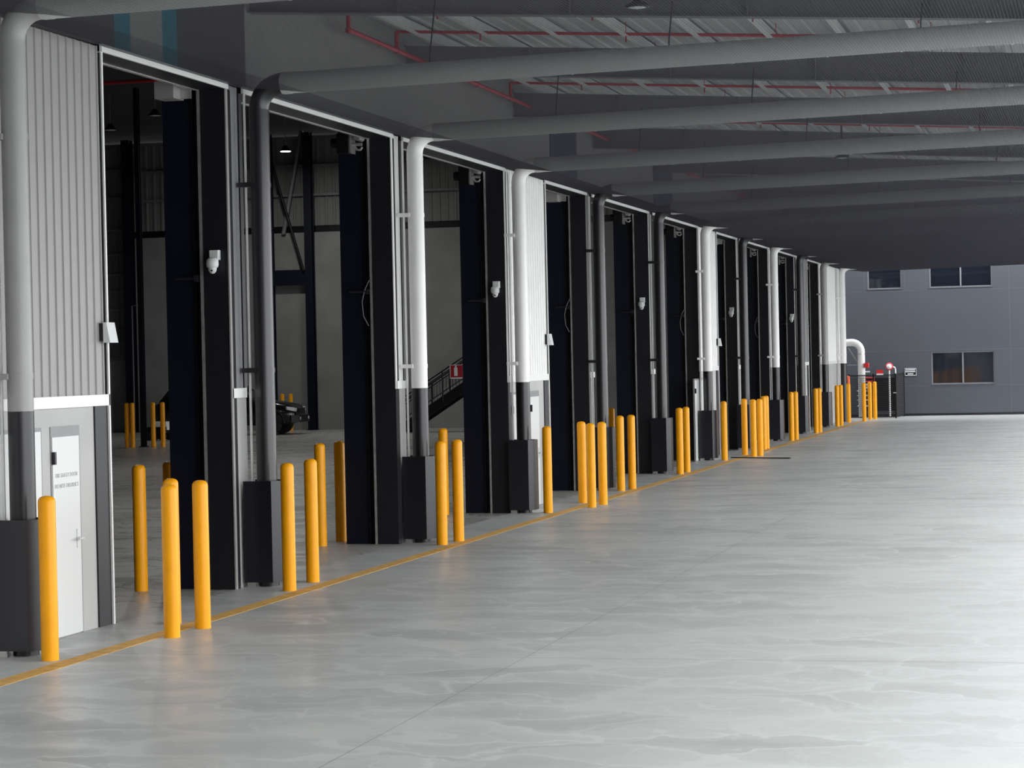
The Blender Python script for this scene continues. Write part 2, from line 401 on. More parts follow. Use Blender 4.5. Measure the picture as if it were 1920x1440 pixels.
wf2 = tag(MB().box(-50, -41.0, 96.0, 96.3, 0, 3.15).build('wall_inner_far', m['concdark']), kind='structure')
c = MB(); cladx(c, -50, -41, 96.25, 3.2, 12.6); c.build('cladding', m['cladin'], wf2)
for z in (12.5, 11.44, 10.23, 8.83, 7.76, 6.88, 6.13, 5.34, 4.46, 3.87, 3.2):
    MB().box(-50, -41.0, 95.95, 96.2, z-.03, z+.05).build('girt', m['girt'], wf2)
def post(x, y, w_, z, label, dx=None):
    t = thing('steel_column', (x, y, 0), label, 'column', 'steel columns inside the warehouse')
    f = MB(); a = w_/2
    f.box(x-a, x+a, y-a, y-a+.025, 0, z); f.box(x-a, x+a, y+a-.025, y+a, 0, z); f.box(x-.012, x+.012, y-a+.02, y+a-.02, 0, z)
    f.build('shaft', m['navy'], t)
    MB().box(x-a-.05, x+a+.05, y-a-.05, y+a+.05, 0, .03).build('base_plate', m['navy'], t)
    return t
post(-32.97, 77.9, .17, 12.7, 'free standing navy steel column between two pairs of yellow bollards inside the first doorway')
post(-32.75, 95.75, .34, 12.7, 'navy steel column against the grey warehouse end wall behind the black vehicle')
post(-34.5, 95.75, .26, 12.7, 'navy steel column standing directly beside the large downpipe edge, braced to its neighbour')
post(-41.0, 95.7, .40, 12.7, 'navy steel column on the end wall next to the ladder-like girts')
post(-21.02, 77.9, .30, 12.7, 'steel column carrying the red fire extinguisher sign')
tag(MB().box(-34.4, -32.9, 95.6, 95.85, 6.2, 6.85).build('steel_beam', m['navy']), 'navy horizontal steel beam joining two columns on the warehouse end wall', 'beam')
tag(MB().tube([(-34.42, 95.5, 11.9), (-32.95, 95.5, 6.8)], .06, 10).build('brace', m['black']), 'thin black diagonal brace crossing down to the navy beam', 'brace')
tag(MB().tube([(-33.05, 95.88, 12.79), (-33.95, 95.88, 8.4)], .09, 10).build('brace', m['girt']), 'pale grey diagonal brace leaning left of the navy column', 'brace')
tag(MB().tube([(-33.0, 77.7, 5), (-33.22, 77.7, 5), (-33.22, 77.7, .1)], .03, 8).build('conduit', m['girt']), 'thin grey conduit running down beside the free standing column', 'conduit')
# extinguisher sign
t = thing('extinguisher_sign', (-21.43, 77.7, 2.2), 'red sign with a white fire extinguisher symbol beside the stair inside the third doorway', 'sign')
MB().box(-21.62, -21.18, 77.70, 77.72, 2.20, 2.68).build('board', m['red'], t)
q = MB(); q.box(-21.62, -21.18, 77.69, 77.70, 2.20, 2.245); q.box(-21.62, -21.60, 77.69, 77.70, 2.2, 2.68); q.box(-21.62, -21.18, 77.69, 77.70, 2.66, 2.68)
q.ext([(-21.47, 77.69, 2.30), (-21.35, 77.69, 2.30), (-21.35, 77.69, 2.56), (-21.39, 77.69, 2.61), (-21.38, 77.69, 2.65), (-21.44, 77.69, 2.65), (-21.43, 77.69, 2.61), (-21.47, 77.69, 2.56)], (0, .01, 0))
label_part(q.build('pictogram', m['signwhite'], t), 'white extinguisher symbol and border')
# stair
t = thing('metal_stair', (-26.0, 90, 0), 'black metal stair with balustrade rising to the right inside the third doorway', 'stair')
x0, z0, x1, z1 = -27.2, 0.0, -22.0, 3.25
def zs(x): return z0+(x-x0)*(z1-z0)/(x1-x0)-.05
for yy, nm in ((89.6, 1), (90.7, 2)):
    q = MB(); q.ext([(x0, yy, 0), (x0+.35, yy, 0), (x1, yy, zs(x1)-.12), (x1, yy, zs(x1)+.30), (x0, yy, .22)], (0, .05, 0)); q.build('stringer', m['black'], t)
    q = MB(); q.tube([(x0, yy, zs(x0)+1.25), (x1, yy, zs(x1)+1.25)], .03, 8); q.tube([(x0, yy, zs(x0)+1.13), (x1, yy, zs(x1)+1.13)], .02, 8)
    q.tube([(x0, yy, zs(x0)+.42), (x1, yy, zs(x1)+.42)], .02, 8)
    xx = x0
    while xx < x1: q.tube([(xx, yy, zs(xx)+.42), (xx, yy, zs(xx)+1.13)], .010, 6); xx += .13
    for xx in (x0+.03, x0+1.2, x0+1.95, x0+3.0, x0+4.3): q.tube([(xx, yy, zs(xx)), (xx, yy, zs(xx)+1.25)], .03, 8)
    q.build('balustrade', m['black'], t)
for i in range(18):
    xx = x0+.15+i*(x1-x0)/18.; q = MB(); q.box(xx, xx+.28, 89.65, 90.7, zs(xx)+.12, zs(xx)+.16); q.build('tread', m['black'], t)
MB().box(x1, x1+2.5, 89.5, 90.8, 3.2, 3.4).build('landing', m['black'], t)
MB().box(x1+1.4, x1+1.5, 89.7, 89.8, 0, 3.2).build('landing_post', m['black'], t)

# high-bay lamps inside (lit or unlit; three unseen ones added for interior light)
def highbay(x, y, z, label, power, cord=.9, emis='lamp'):
    t = thing('pendant_lamp', (x, y, z), label, 'lamp', 'pendant lamps in the warehouse')
    MB().lathe((x, y, z), [(.03, .22), (.09, .20), (.13, .10), (.24, .0), (.24, -.02), (.20, -.02)], 20).build('lamp_shade', m['navy'], t)
    MB().lathe((x, y, z), [(.001, -.018), (.20, -.018), (.20, -.03), (.001, -.035)], 16).build('diffuser', m[emis], t)
    MB().tube([(x, y, z+.2), (x, y, 12.8)], .015, 6).build('cord', m['girt'], t)
    if not power: return t
    ld = bpy.data.lights.new('lamp_light', 'AREA'); ld.shape = 'DISK'; ld.size = .5; ld.energy = power; ld.color = (1, .98, .94)
    lo = bpy.data.objects.new('lamp_light', ld); COL.objects.link(lo); lo.parent = t; lo.location = (0, 0, -.08)
    return t
IN_P = 150
highbay(-31.7, 90.0, 11.4, 'lit pendant lamp glowing white high inside the second doorway', IN_P)
highbay(-31.9, 77.0, 11.6, 'unlit pendant lamp on a thin cord high inside the first doorway', 0, emis='lens')
highbay(-34.9, 80.0, 11.5, 'pendant lamp left of the first doorway view near the ladder-like girts', 0, emis='lens')
highbay(-22.5, 85.0, 11.6, 'unseen pendant lamp added above the black stair to light the interior', IN_P)  # this and the next two: hidden lamps added to brighten the interior
highbay(-24.0, 60.0, 11.6, 'unseen pendant lamp added over the middle of the warehouse floor as interior light', IN_P)
highbay(-20.0, 42.0, 11.6, 'unseen pendant lamp added over the near warehouse floor as interior light', IN_P)
# red sprinkler pipe inside
for i, (y, lb) in enumerate(((70, 'red sprinkler pipe crossing the dark warehouse roof, farthest one'), (50, 'red sprinkler pipe crossing the dark warehouse roof, middle one'))):
    tag(MB().tube([(-49, y, 11.9), (-11.2, y, 11.9)], .06, 8).build('sprinkler_pipe', m['red']), lb, 'pipe', 'sprinkler pipes in the warehouse')

# ------------------------------------------------------------------ vehicle
def wheel(mb_t, mb_r, x, y, s):
    mb_t.lathe((x, y, .39), [(.24, -.13), (.36, -.13), (.39, -.10), (.39, .10), (.36, .13), (.24, .13)], 28, 'y')
    mb_r.lathe((x, y, .39), [(.24, -.11), (.22, -.09), (.06, -.10), (.001, -.10)] if s < 0 else [(.001, .10), (.06, .10), (.22, .09), (.24, .11)], 20, 'y')
def make_car(loc, rot):
    t = thing('off_road_car', (0, 0, 0), 'black four wheel drive car nose-out beside the second doorway column', 'car')
    # stations along x (front at x=0 going back), half width, sill z, belt z
    st = [(-.02, .60, .48, .74), (.06, .80, .42, .92), (.25, .90, .36, 1.04), (.7, .94, .34, 1.13), (1.35, .95, .34, 1.20), (1.6, .95, .34, 1.22), (3.4, .95, .34, 1.24), (4.6, .93, .38, 1.22), (4.85, .86, .45, 1.10)]
    b = MB(); rings = []
    for x, hw, zl, zh in st:
        mid = (zl+zh)/2+.05
        rings.append([(-x, -hw*.9, zl), (-x, -hw, zl+.12), (-x, -hw, mid), (-x, -hw*.96, zh-.08), (-x, -hw*.82, zh), (-x, 0, zh+.03),
                      (-x, hw*.82, zh), (-x, hw*.96, zh-.08), (-x, hw, mid), (-x, hw, zl+.12), (-x, hw*.9, zl)])
    n = 11; vs = [p for r in rings for p in r]; fs = []
    for i in range(len(rings)-1):
        for j in range(n): fs.append((i*n+j, i*n+(j+1) % n, (i+1)*n+(j+1) % n, (i+1)*n+j))
    fs += [tuple(range(n)), tuple(range((len(rings)-1)*n, len(rings)*n))]
    b.add(vs, fs, True); b.build('body', m['carpaint'], t)
    c = MB(); cs = [(1.45, .80, 1.20, 1.22), (2.15, .72, 1.22, 1.80), (2.6, .72, 1.22, 1.88), (4.2, .70, 1.22, 1.84), (4.7, .74, 1.18, 1.25)]
    rr = []
    for x, hw, zl, zh in cs: rr.append([(-x, -.86, zl), (-x, -hw, zh-.04), (-x, -hw*.85, zh), (-x, hw*.85, zh), (-x, hw, zh-.04), (-x, .86, zl)])
    vs = [p for r in rr for p in r]; fs = []
    for i in range(len(rr)-1):
        for j in range(5): fs.append((i*6+j, i*6+j+1, (i+1)*6+j+1, (i+1)*6+j))
    c.add(vs, fs, False); c.build('cabin', m['carpaint'], t)
    g = MB()
    for s in (-1, 1):
        g.ext([(-2.0, s*.835, 1.28), (-2.35, s*.765, 1.72), (-3.1, s*.765, 1.74), (-3.1, s*.835, 1.28)], (0, s*.012, 0))
        g.ext([(-3.2, s*.835, 1.28), (-3.2, s*.765, 1.74), (-4.1, s*.765, 1.70), (-4.4, s*.825, 1.28)], (0, s*.012, 0))
    g.ext([(-1.5, -.74, 1.26), (-1.5, .74, 1.26), (-2.08, .66, 1.75), (-2.08, -.66, 1.75)], (.02, 0, .02))
    g.build('windows', m['glass'], t)
    for x in (-.86, -3.85):
        for s in (-1, 1):
            a1, a2 = MB(), MB(); wheel(a1, a2, x, s*.82, s); wo = a1.build('wheel', m['rubber'], t); a2.build('rim', m['dark'], wo)
            ar = MB(); pts = [(x+.50*math.cos(u), s*.93, .39+.50*math.sin(u)) for u in [PI*i/10 for i in range(11)]]
            ar.tube(pts, .045, 8); ar.build('wheel_arch', m['black'], t)
    for s in (-1, 1):
        h = MB(); h.ext([(-.06, s*.50, .78), (-.06, s*.80, .80), (-.30, s*.90, .86), (-.30, s*.90, .97), (-.08, s*.80, .93), (-.06, s*.50, .90)], (.045, s*.02, .0))
        label_part(h.build('headlight', m['lens'], t), 'clear headlight')
        mi = MB(); mi.box(-1.95, -1.80, s*.95, s*1.12, 1.25, 1.42); mi.build('mirror', m['black'], t)
    q = MB(); q.box(-.05, .03, -.48, .48, .70, .90); q.build('grille', m['black'], t)
    q = MB(); q.prism([(.12, -.75), (.12, .75), (-.12, .93), (-.12, -.93)], .42, .66); q.build('bumper', m['black'], t)
    for s in (-.6, .6): q = MB(); q.lathe((.12, s, .55), [(.001, .02), (.05, .015), (.06, 0)], 12, 'x'); q.build('fog_light', m['lens'], t)
    t.location = loc; t.rotation_euler = (0, 0, rot)
make_car((-31.50, 90.6, 0), math.radians(6)); bpy.data.objects['off_road_car'].scale = (1.2, 1.2, 1.17)

# small white machine inside the first doorway
t = thing('floor_scrubber', (-35.0, 85, 0), 'small white and black floor machine behind the yellow bollards inside the first doorway', 'machine')
q = MB(); q.bbox(-35.75, -34.9, 84.6, 85.3, .28, .52, .08); q.build('chassis', m['black'], t)
q = MB(); q.bbox(-35.55, -34.85, 84.7, 85.2, .40, .72, .06); q.build('tank', m['white'], t)
q = MB(); q.tube([(-35.0, 84.8, .7), (-34.85, 84.8, 1.0), (-34.85, 85.1, 1.0), (-35.0, 85.1, .7)], .02, 8); q.build('handle', m['dark'], t)
for x in (-35.6, -35.05):
    q = MB(); q.lathe((x, 84.62, .16), [(.05, -.06), (.16, -.05), (.16, .05), (.05, .06)], 18, 'y'); q.build('wheel', m['rubber'], t)
    q = MB(); q.lathe((x, 85.28, .16), [(.05, -.06), (.16, -.05), (.16, .05), (.05, .06)], 18, 'y'); q.build('wheel', m['rubber'], t)

# ------------------------------------------------------------------ downpipes
def pz(x): return 6.315 + .0165*(x+10.0)
def seam(q, x, y): q.tube([(x-.012, y, pz(x-.012)), (x+.012, y, pz(x+.012))], .1385, 28)
pipe_info = [
 (-1, 'pipegrey', 'pipelow', 'grey', 'light grey downpipe with charcoal foot, cut by the left edge of the photo'),
 (0, 'pipedark', 'pipedark', 'dark', 'dark grey downpipe just right of the first doorway, its pipe sweeping across the canopy'),
 (1, 'pipewhite', 'pipelow', 'white', 'white downpipe with charcoal foot between the second and third doorways'),
 (2, 'pipewhite', 'pipelow', 'white', 'white downpipe with charcoal foot beside the wide white wall panel after the third doorway'),
 (3, 'pipedark', 'pipedark', 'dark', 'dark grey downpipe right of the fourth doorway behind a trio of yellow bollards'),
 (4, 'pipedark', 'pipedark', 'dark', 'dark grey downpipe right of the fifth doorway with an exposed charcoal guard'),
 (5, 'pipewhite', 'pipelow', 'white', 'white downpipe right of the sixth doorway beside a white wall panel'),
 (6, 'pipedark', 'pipedark', 'dark', 'dark slim downpipe right of the seventh doorway behind single bollards'),
 (7, 'pipewhite', 'pipelow', 'white', 'white downpipe far along the wall beside a cluster of four bollards'),
 (8, 'pipedark', 'pipedark', 'dark', 'dark far downpipe between two bollard groups, ninth along'),
 (9, 'pipegrey', 'pipelow', 'grey', 'grey far downpipe before the last white wall panels'),
 (10, 'pipewhite', 'pipelow', 'white', 'white downpipe at the far corner of the dock wall'),
]
PX = -10.25; PR = .127
SHORT = ['grey downpipe cut by the left edge', 'dark downpipe right of the first doorway', 'white downpipe before the third doorway',
 'white downpipe before the fourth doorway', 'dark downpipe right of the fourth doorway', 'dark downpipe right of the fifth doorway',
 'white downpipe right of the sixth doorway', 'dark downpipe right of the seventh doorway', 'white downpipe right of the eighth doorway',
 'dark downpipe right of the ninth doorway', 'grey downpipe right of the tenth doorway', 'white downpipe at the far wall corner']
for k, mu, ml, nm, lb in pipe_info:
    y = PIPE(k)
    t = thing('downpipe', (PX, y, 0), lb, 'pipe', None)
    q = MB(); q.tube([(PX, y, ZB0), (PX, y, 6.02)], PR, 32); q.tube([(PX, y, 5.9), (PX, y, 5.93)], PR+.004, 32, False)
    q.build('riser', m[mu], t)
    q = MB(); q.tube([(PX, y, .0), (PX, y, ZB0)], PR+.001, 32); label_part(q.build('foot_section', m[ml], t), 'charcoal lower section' if ml != mu else 'lower section')
    # elbow, horizontal run with a slight fall
    cx, cz, rad = PX+.32, 6.0, .32
    pts = [(PX, y, 6.0)]
    for i in range(1, 9):
        a = PI - i*PI/16; pts.append((cx+rad*math.cos(a), y, cz+(pz(cx)-cz)*math.sin(a)))
    rs = [PR]*3 + [.128, .129, .130, .131, .133, .135]
    q = MB(); q.tube(pts, PR, 28, True, rs); q.build('elbow', m[mu], t)
    hm = {'white': 'pipewhite', 'grey': 'pipegrey', 'dark': 'pipegrey'}[nm]
    q = MB(); xs = [cx + (0.35-cx)*i/30 for i in range(31)]
    q.tube([(x, y, pz(x)) for x in xs], .135, 28)
    q.tube([(cx+.02, y, pz(cx)), (cx+.12, y, pz(cx+.1))], .139, 28)
    for x in (-7.39, -6.2, -4.23, -3.1, -2.23, -.95): seam(q, x, y)
    q.build('horizontal_run', m['runpipe'], t)
    for z in (2.72, 5.05):
        q = MB(); q.tube([(PX, y, z-.03), (PX, y, z+.03)], PR+.006, 32, False); q.box(-10.5, PX-.06, y-.16, y-.10, z-.03, z+.03); q.build('bracket', m[mu], t)
    # hanger rods to the canopy rafter
    for x in (-8.0, -5.0, -2.0): MB().tube([(x, y, pz(x)+.12), (x, y, pz(x)+.20), (x, y+.3, 7.25-.064*(x+10.5)+.2)], .01, 6).build('hanger', m['dark'], t)
    if k < 10:
        g = thing('pipe_guard', (PX, y, 0), 'charcoal steel guard round the foot of the ' + SHORT[k+1], 'guard', 'charcoal guards at the downpipe feet')
        a = .225; c_ = .10; xl, xr = -10.49, -10.02
        outer = [(xl, y-a), (xr-c_, y-a), (xr, y-a+c_), (xr, y+a-c_), (xr-c_, y+a), (xl, y+a)]
        inn = [(xl, y-a+.012), (xr-c_-.005, y-a+.012), (xr-.012, y-a+c_+.005), (xr-.012, y+a-c_-.005), (xr-c_-.005, y+a-.012), (xl, y+a-.012)]
        q = MB(); n = 6; z0_, z1_ = .06, 1.33
        vs = [(p[0], p[1]-.0, z) for z in (z0_, z1_) for pp in (outer, inn) for p in pp]
        fs = []
        for i in range(n-1):
            fs += [(i, i+1, 2*n+i+1, 2*n+i), (n+i, n+i+1, 3*n+i+1, 3*n+i), (2*n+i, 2*n+i+1, 3*n+i+1, 3*n+i), (i, i+1, n+i+1, n+i)]
        fs += [(0, n, 3*n, 2*n), (n-1, 2*n-1, 4*n-1, 3*n-1)]
        q.add(vs, fs); q.build('shell', m['guard'], g)
        for yy in (y-a+.03, y+a-.05): MB().box(-10.47, -10.36, yy, yy+.03, 0, .10).build('foot', m['silver'], g)
    # thin conduit beside the pipe
    tag(MB().tube([(-10.44, y-.02, .02), (-10.44, y-.02, 6.2)], .018, 8).build('conduit', m['pipewhite']), 'thin white conduit beside the ' + SHORT[k+1], 'conduit', 'conduits beside the downpipes')

# ------------------------------------------------------------------ bollards
def make_bollard():
    t = thing('bollard', (0, 0, 0), 'x', 'bollard')
    q = MB(); q.lathe((0, 0, 0), [(.084, 0), (.084, 1.515), (.080, 1.54), (.062, 1.562), (.03, 1.574), (.001, 1.576)], 32)
    q.build('post', m['yellow'], t)
    return t
BO = [
 (-9.82, 20.81, 'yellow bollard nearest the camera, alone in front of the charcoal guard at the left edge'),
 (-9.34, 22.69, 'yellow bollard on the painted line at the first doorway, overlapping one behind it'),
 (-9.32, 23.50, 'yellow bollard on the line in front of the first doorway, right of the overlapping pair'),
 (-9.83, 23.93, 'yellow bollard almost hidden behind the front one at the first doorway'),
 (-9.76, 27.50, 'yellow bollard beside the charcoal guard right of the first doorway'),
 (-9.84, 28.62, 'yellow bollard at the near side of the second doorway, right of the guard'),
 (-9.78, 34.50, 'left one of the two outer yellow bollards at the near side of the third doorway'),
 (-9.71, 35.20, 'right one of the two outer yellow bollards at the near side of the third doorway'),
 (-9.80, 41.66, 'single yellow bollard before the fourth doorway with the white door panel behind'),
 (-9.78, 44.50, 'left bollard of the trio in front of the fourth doorway'),
 (-9.31, 43.15, 'middle bollard of the trio in front of the fourth doorway, set forward'),
 (-9.26, 43.95, 'right bollard of the trio in front of the fourth doorway'),
 (-9.84, 48.55, 'left outer yellow bollard beside the fifth doorway'),
 (-9.72, 49.15, 'right outer yellow bollard beside the fifth doorway, left of the charcoal jamb'),
 (-9.76, 55.24, 'front bollard of the tight pair before the sixth doorway'),
 (-9.77, 56.24, 'rear bollard of the tight pair before the sixth doorway'),
 (-9.82, 62.40, 'single yellow bollard at the left end of the dark strip on the ground'),
 (-9.75, 65.62, 'single yellow bollard behind the dark strip, left of the far cluster of four'),
 (-9.34, 64.52, 'first and tallest-looking bollard of the far cluster of four'),
 (-9.22, 64.95, 'second bollard of the far cluster of four'),
 (-9.71, 69.20, 'third bollard of the far cluster of four, set back'),
 (-9.74, 69.97, 'rightmost bollard of the far cluster of four, set back'),
 (-9.79, 76.20, 'left bollard of the far pair before the eighth downpipe guard'),
 (-9.76, 77.10, 'right bollard of the far pair before the eighth downpipe guard'),
 (-9.82, 83.20, 'nearly single far bollard before the ninth guard'),
 (-9.80, 84.10, 'far bollard tucked behind the nearly single one before the ninth guard'),
 (-9.88, 90.6, 'left bollard of the pair before the last white wall panels'),
 (-9.84, 91.6, 'right bollard of the pair before the last white wall panels'),
 (-9.96, 95.60, 'yellow bollard with a red post behind it at the end of the dock wall'),
 (-9.46, 96.79, 'left yellow bollard in front of the black fence by the far building'),
 (-9.44, 99.10, 'right yellow bollard in front of the black fence by the far building'),
 (-9.30, 99.80, 'yellow bollard overlapped at the far right end, before the black fence'),
 (-11.68, 27.41, 'left yellow bollard just inside the first doorway'),
 (-11.64, 28.30, 'yellow bollard inside the first doorway against the navy post'),
 (-11.64, 34.30, 'left yellow bollard just inside the second doorway'),
 (-11.62, 35.20, 'right yellow bollard inside the second doorway, against the navy post'),
 (-11.65, 41.30, 'yellow bollard inside the third doorway behind the outer pair'),
 (-11.62, 56.3, 'shaded yellow bollard inside the fifth doorway, left of the outer pair'),
 (-33.47, 77.6, 'leftmost of the four distant bollards inside the first doorway'),
 (-33.24, 77.55, 'second of the four distant bollards inside the first doorway, left of the column'),
 (-32.52, 77.7, 'third of the four distant bollards inside the first doorway, right of the column'),
 (-32.24, 77.9, 'rightmost of the four distant bollards inside the first doorway'),
 (-33.85, 95.0, 'left bollard top showing above the black car bonnet'),
 (-33.47, 95.0, 'right bollard top showing above the black car bonnet'),
]
b0 = make_bollard()
for i, (x, y, lb) in enumerate(BO):
    o = b0 if i == 0 else copy_tree(b0)
    o.location = (x, y, 0); o['label'] = lb; o['group'] = 'yellow bollards along the dock'; o.rotation_euler = (0, 0, i*.7)

# ------------------------------------------------------------------ dome cameras on the even piers
DOM = ['first', 'third', 'fifth', 'seventh', 'ninth']
proto = None
for i, k in enumerate((0, 2, 4, 6, 8)):
    p = PIER(k)
    if proto is None:
        t = thing('dome_camera', (-10.67, p-.03, 4.1), 'x', 'camera')
        q = MB(); q.bbox(-10.73, -10.60, p-.10, p-.02, 4.10, 4.22, .012); q.build('bracket', m['doorwhite'], t)
        q = MB(); q.lathe((-10.675, p-.12, 4.04), [(.001, .09), (.05, .085), (.075, .06), (.078, 0), (.07, -.03), (.055, -.04)], 24)
        q.build('housing', m['doorwhite'], t)
        q = MB(); q.lathe((-10.675, p-.12, 4.0), [(.055, 0), (.048, -.04), (.03, -.065), (.001, -.075)], 20)
        q.build('lens_dome', m['doorwhite'], t)
        q = MB(); q.lathe((-10.665, p-.168, 3.965), [(.011, -.01), (.011, .03)], 10, 'y'); q.build('lens', m['black'], t)
        proto = t; tt = t
    else: tt = copy_tree(proto, None, (-10.67, p-.03, 4.1))
    tt['label'] = 'white dome camera on the charcoal jamb of the %s doorway from the left' % DOM[i]; tt['group'] = 'white dome cameras on the jambs'
# wall lights at the near edges of the narrow openings
for k, lb in ((0, 'black and white box fitted on the ribbed wall edge at the first doorway'), (3, 'black and white box fitted on the white wall edge at the fourth doorway'), (6, 'small box fitted on the wall edge at the seventh doorway')):
    y = NEARN(k); t = thing('control_box', (W, y, 3.1), lb, 'control box', 'boxes on the wall edges')
    q = MB(); q.box(W-.12, W+.02, y-.16, y+.03, 3.08, 3.27); q.build('case', m['dark'], t)
    q = MB(); q.ext([(W+.02, y-.17, 3.28), (W+.06, y-.17, 3.28), (W+.10, y-.17, 3.06), (W+.02, y-.17, 3.06)], (0, .22, 0)); label_part(q.build('cover', m['doorwhite'], t), 'white cover')

# ------------------------------------------------------------------ canopy
XE = .55
YC0, YC1 = -34.0, 99.6
def zr(x): return 7.28 - .064*(x+10.5)     # underside of the rafters
roof = MB()
pts = []; x = W; n = int((XE-W)/.25)
for i in range(n):
    a = W+i*.25; zz = zr(a)+.66
    pts += [(a, zz), (a+.16, zr(a+.16)+.66), (a+.18, zr(a+.18)+.69), (a+.23, zr(a+.23)+.69)]
pts.append((W+n*.25, zr(W+n*.25)+.66)); kk = len(pts)
roof.add([(a, YC0, z) for a, z in pts] + [(a, YC1, z) for a, z in pts], [(i, i+1, kk+i+1, kk+i) for i in range(kk-1)])
roof.add([(W, YC0, zr(W)+.74), (XE, YC0, zr(XE)+.74), (XE, YC1, zr(XE)+.74), (W, YC1, zr(W)+.74)], [(0, 1, 2, 3)])
ce = tag(roof.build('ceiling', m['roofsheet']), kind='structure')
i = 0; x = -9.9
while x < XE-.1:
    z = zr(x)+.64; q = MB()
    q.box(x-.006, x+.006, YC0, YC1, z-.19, z); q.box(x-.006, x+.07, YC0, YC1, z-.195, z-.18); q.box(x-.07, x+.006, YC0, YC1, z-.012, z); q.build('purlin', m['purlin'], ce); x += 1.06
for k in range(-9, 11):
    y = 28.55+7.0*k
    if y < YC0 or y > YC1: continue
    q = MB(); ys = (y-.10, y+.10)
    def bar(x0, x1, d0, d1, ya, yb):
        q.add([(x, yy, zr(x)+d) for x in (x0, x1) for yy in (ya, yb) for d in (d0, d1)],
              [(0, 1, 3, 2), (4, 6, 7, 5), (0, 2, 6, 4), (1, 5, 7, 3), (0, 4, 5, 1), (2, 3, 7, 6)])
    bar(W, XE, 0, .016, y-.10, y+.10); bar(W, XE, .43, .446, y-.10, y+.10); bar(W, XE, .01, .44, y-.006, y+.006)
    for xx in (-8.5, -6.3, -4.1, -1.9): bar(xx-.006, xx+.006, .01, .44, y-.095, y+.095)
    q.build('rafter', m['rafter'], ce)
q = MB(); q.box(XE, XE+.02, YC0, YC1, zr(XE)-.15, zr(XE)+.8); q.box(XE, XE+.35, YC0, YC1, zr(XE)-.15, zr(XE)-.13); q.box(XE+.33, XE+.35, YC0, YC1, zr(XE)-.15, zr(XE)+.12)
tag(q.build('gutter', m['midgrey']), 'grey box gutter along the outer edge of the canopy', 'gutter')
q = MB(); q.box(W, XE, YC1, YC1+.03, 6.42, 8.2); q.build('end_fascia', m['dark'], ce)

# sprinkler pipework
t = thing('sprinkler_pipework', (-10.2, 60, 7.46), 'red sprinkler pipework running under the canopy roof', 'pipe')
XS = -10.18
MB().tube([(XS, 31.66, 7.46), (XS, 98, 7.46)], .035, 10).build('main_pipe', m['red'], t)
MB().tube([(XS, 16, 7.46), (XS, 29.3, 7.46)], .035, 10).build('main_pipe', m['red'], t)
y = 31.66
while y < 98:
    q = MB(); q.tube([(XS, y, 7.46), (XS, y, 7.74)], .03, 10); q.tube([(XS, y, 7.74), (-1.4, y, 7.74-.064*(8.8))], .024, 10)
    q.lathe((XS, y, 7.46), [(.001, -.05), (.045, -.03), (.045, .03), (.001, .05)], 12)
    xx = XS+1.3
    while xx < -1.5:
        zz = 7.74-.064*(xx-XS); q.tube([(xx, y, zz), (xx, y, zz-.12)], .012, 6); q.tube([(xx, y, zz), (xx, y, zz+.25)], .006, 5); xx += 2.2
    q.build('branch_pipe', m['red'], t); y += 2.34

# canopy lamps
proto = None
for i, (x, y, z) in enumerate(((-5.28, 27.6, 6.93), (-5.1, 48.6, 6.78), (-5.2, 69.6, 6.8))):
    lb = ['dark dome lamp hanging from the canopy at the top edge of the photo', 'dark dome lamp under the canopy below the fourth horizontal pipe', 'farthest dark dome lamp under the canopy'][i]
    if proto is None:
        t = thing('canopy_lamp', (x, y, z), 'x', 'lamp')
        MB().lathe((x, y, z), [(.12, -.005), (.145, .0), (.145, .02), (.11, .055), (.05, .07), (.05, .16), (.035, .17)], 24).build('lamp_shade', m['dark'], t)
        MB().lathe((x, y, z), [(.001, -.02), (.06, -.015), (.12, -.003), (.12, .004)], 20).build('lens', m['lens'], t)
        MB().tube([(x, y, z+.16), (x, y, z+.75)], .02, 8).build('stem', m['dark'], t)
        proto = t; tt = t
    else: tt = copy_tree(proto, None, (x, y, z))
    tt['label'] = lb; tt['group'] = 'dome lamps under the canopy'

# bird netting stretched below the canopy: real twine, two directions
q = MB()
def tri(p0, p1, d):
    a = Vector(p0); b = Vector(p1); t_ = (b-a).normalized(); u = t_.cross(Vector((0, 0, 1))).normalized()*d/2; v = Vector((0, 0, d*.5))
    vs = [a-u, a+u, a+v*1.4, b-u, b+u, b+v*1.4]
    q.add(vs, [(0, 1, 4, 3), (1, 2, 5, 4), (2, 0, 3, 5)])
NS = .036; ND = .0028
def nz(x): return pz(x)-.137 if x > -9.6 else 6.28+(6.185-6.28)*(x+10.5)/.9
y = 8.0
while y < YC1-.05:
    tri((W+.03, y, nz(W+.03)), (-9.6, y, nz(-9.59)), ND); tri((-9.6, y, nz(-9.59)), (XE, y, nz(XE)), ND); y += NS
x = W+.05
while x < XE:
    tri((x, 8.0, nz(x)), (x, YC1-.05, nz(x)), ND); x += NS
me = bpy.data.meshes.new('bird_netting'); me.from_pydata(q.v, [], q.f); me.materials.append(m['net'])
o = bpy.data.objects.new('bird_netting', me); COL.objects.link(o)
tag(o, 'fine black bird netting stretched flat beneath the canopy at pipe height', 'netting', kind='stuff')

# ------------------------------------------------------------------ far building
YF = 104.0
fw = MB()
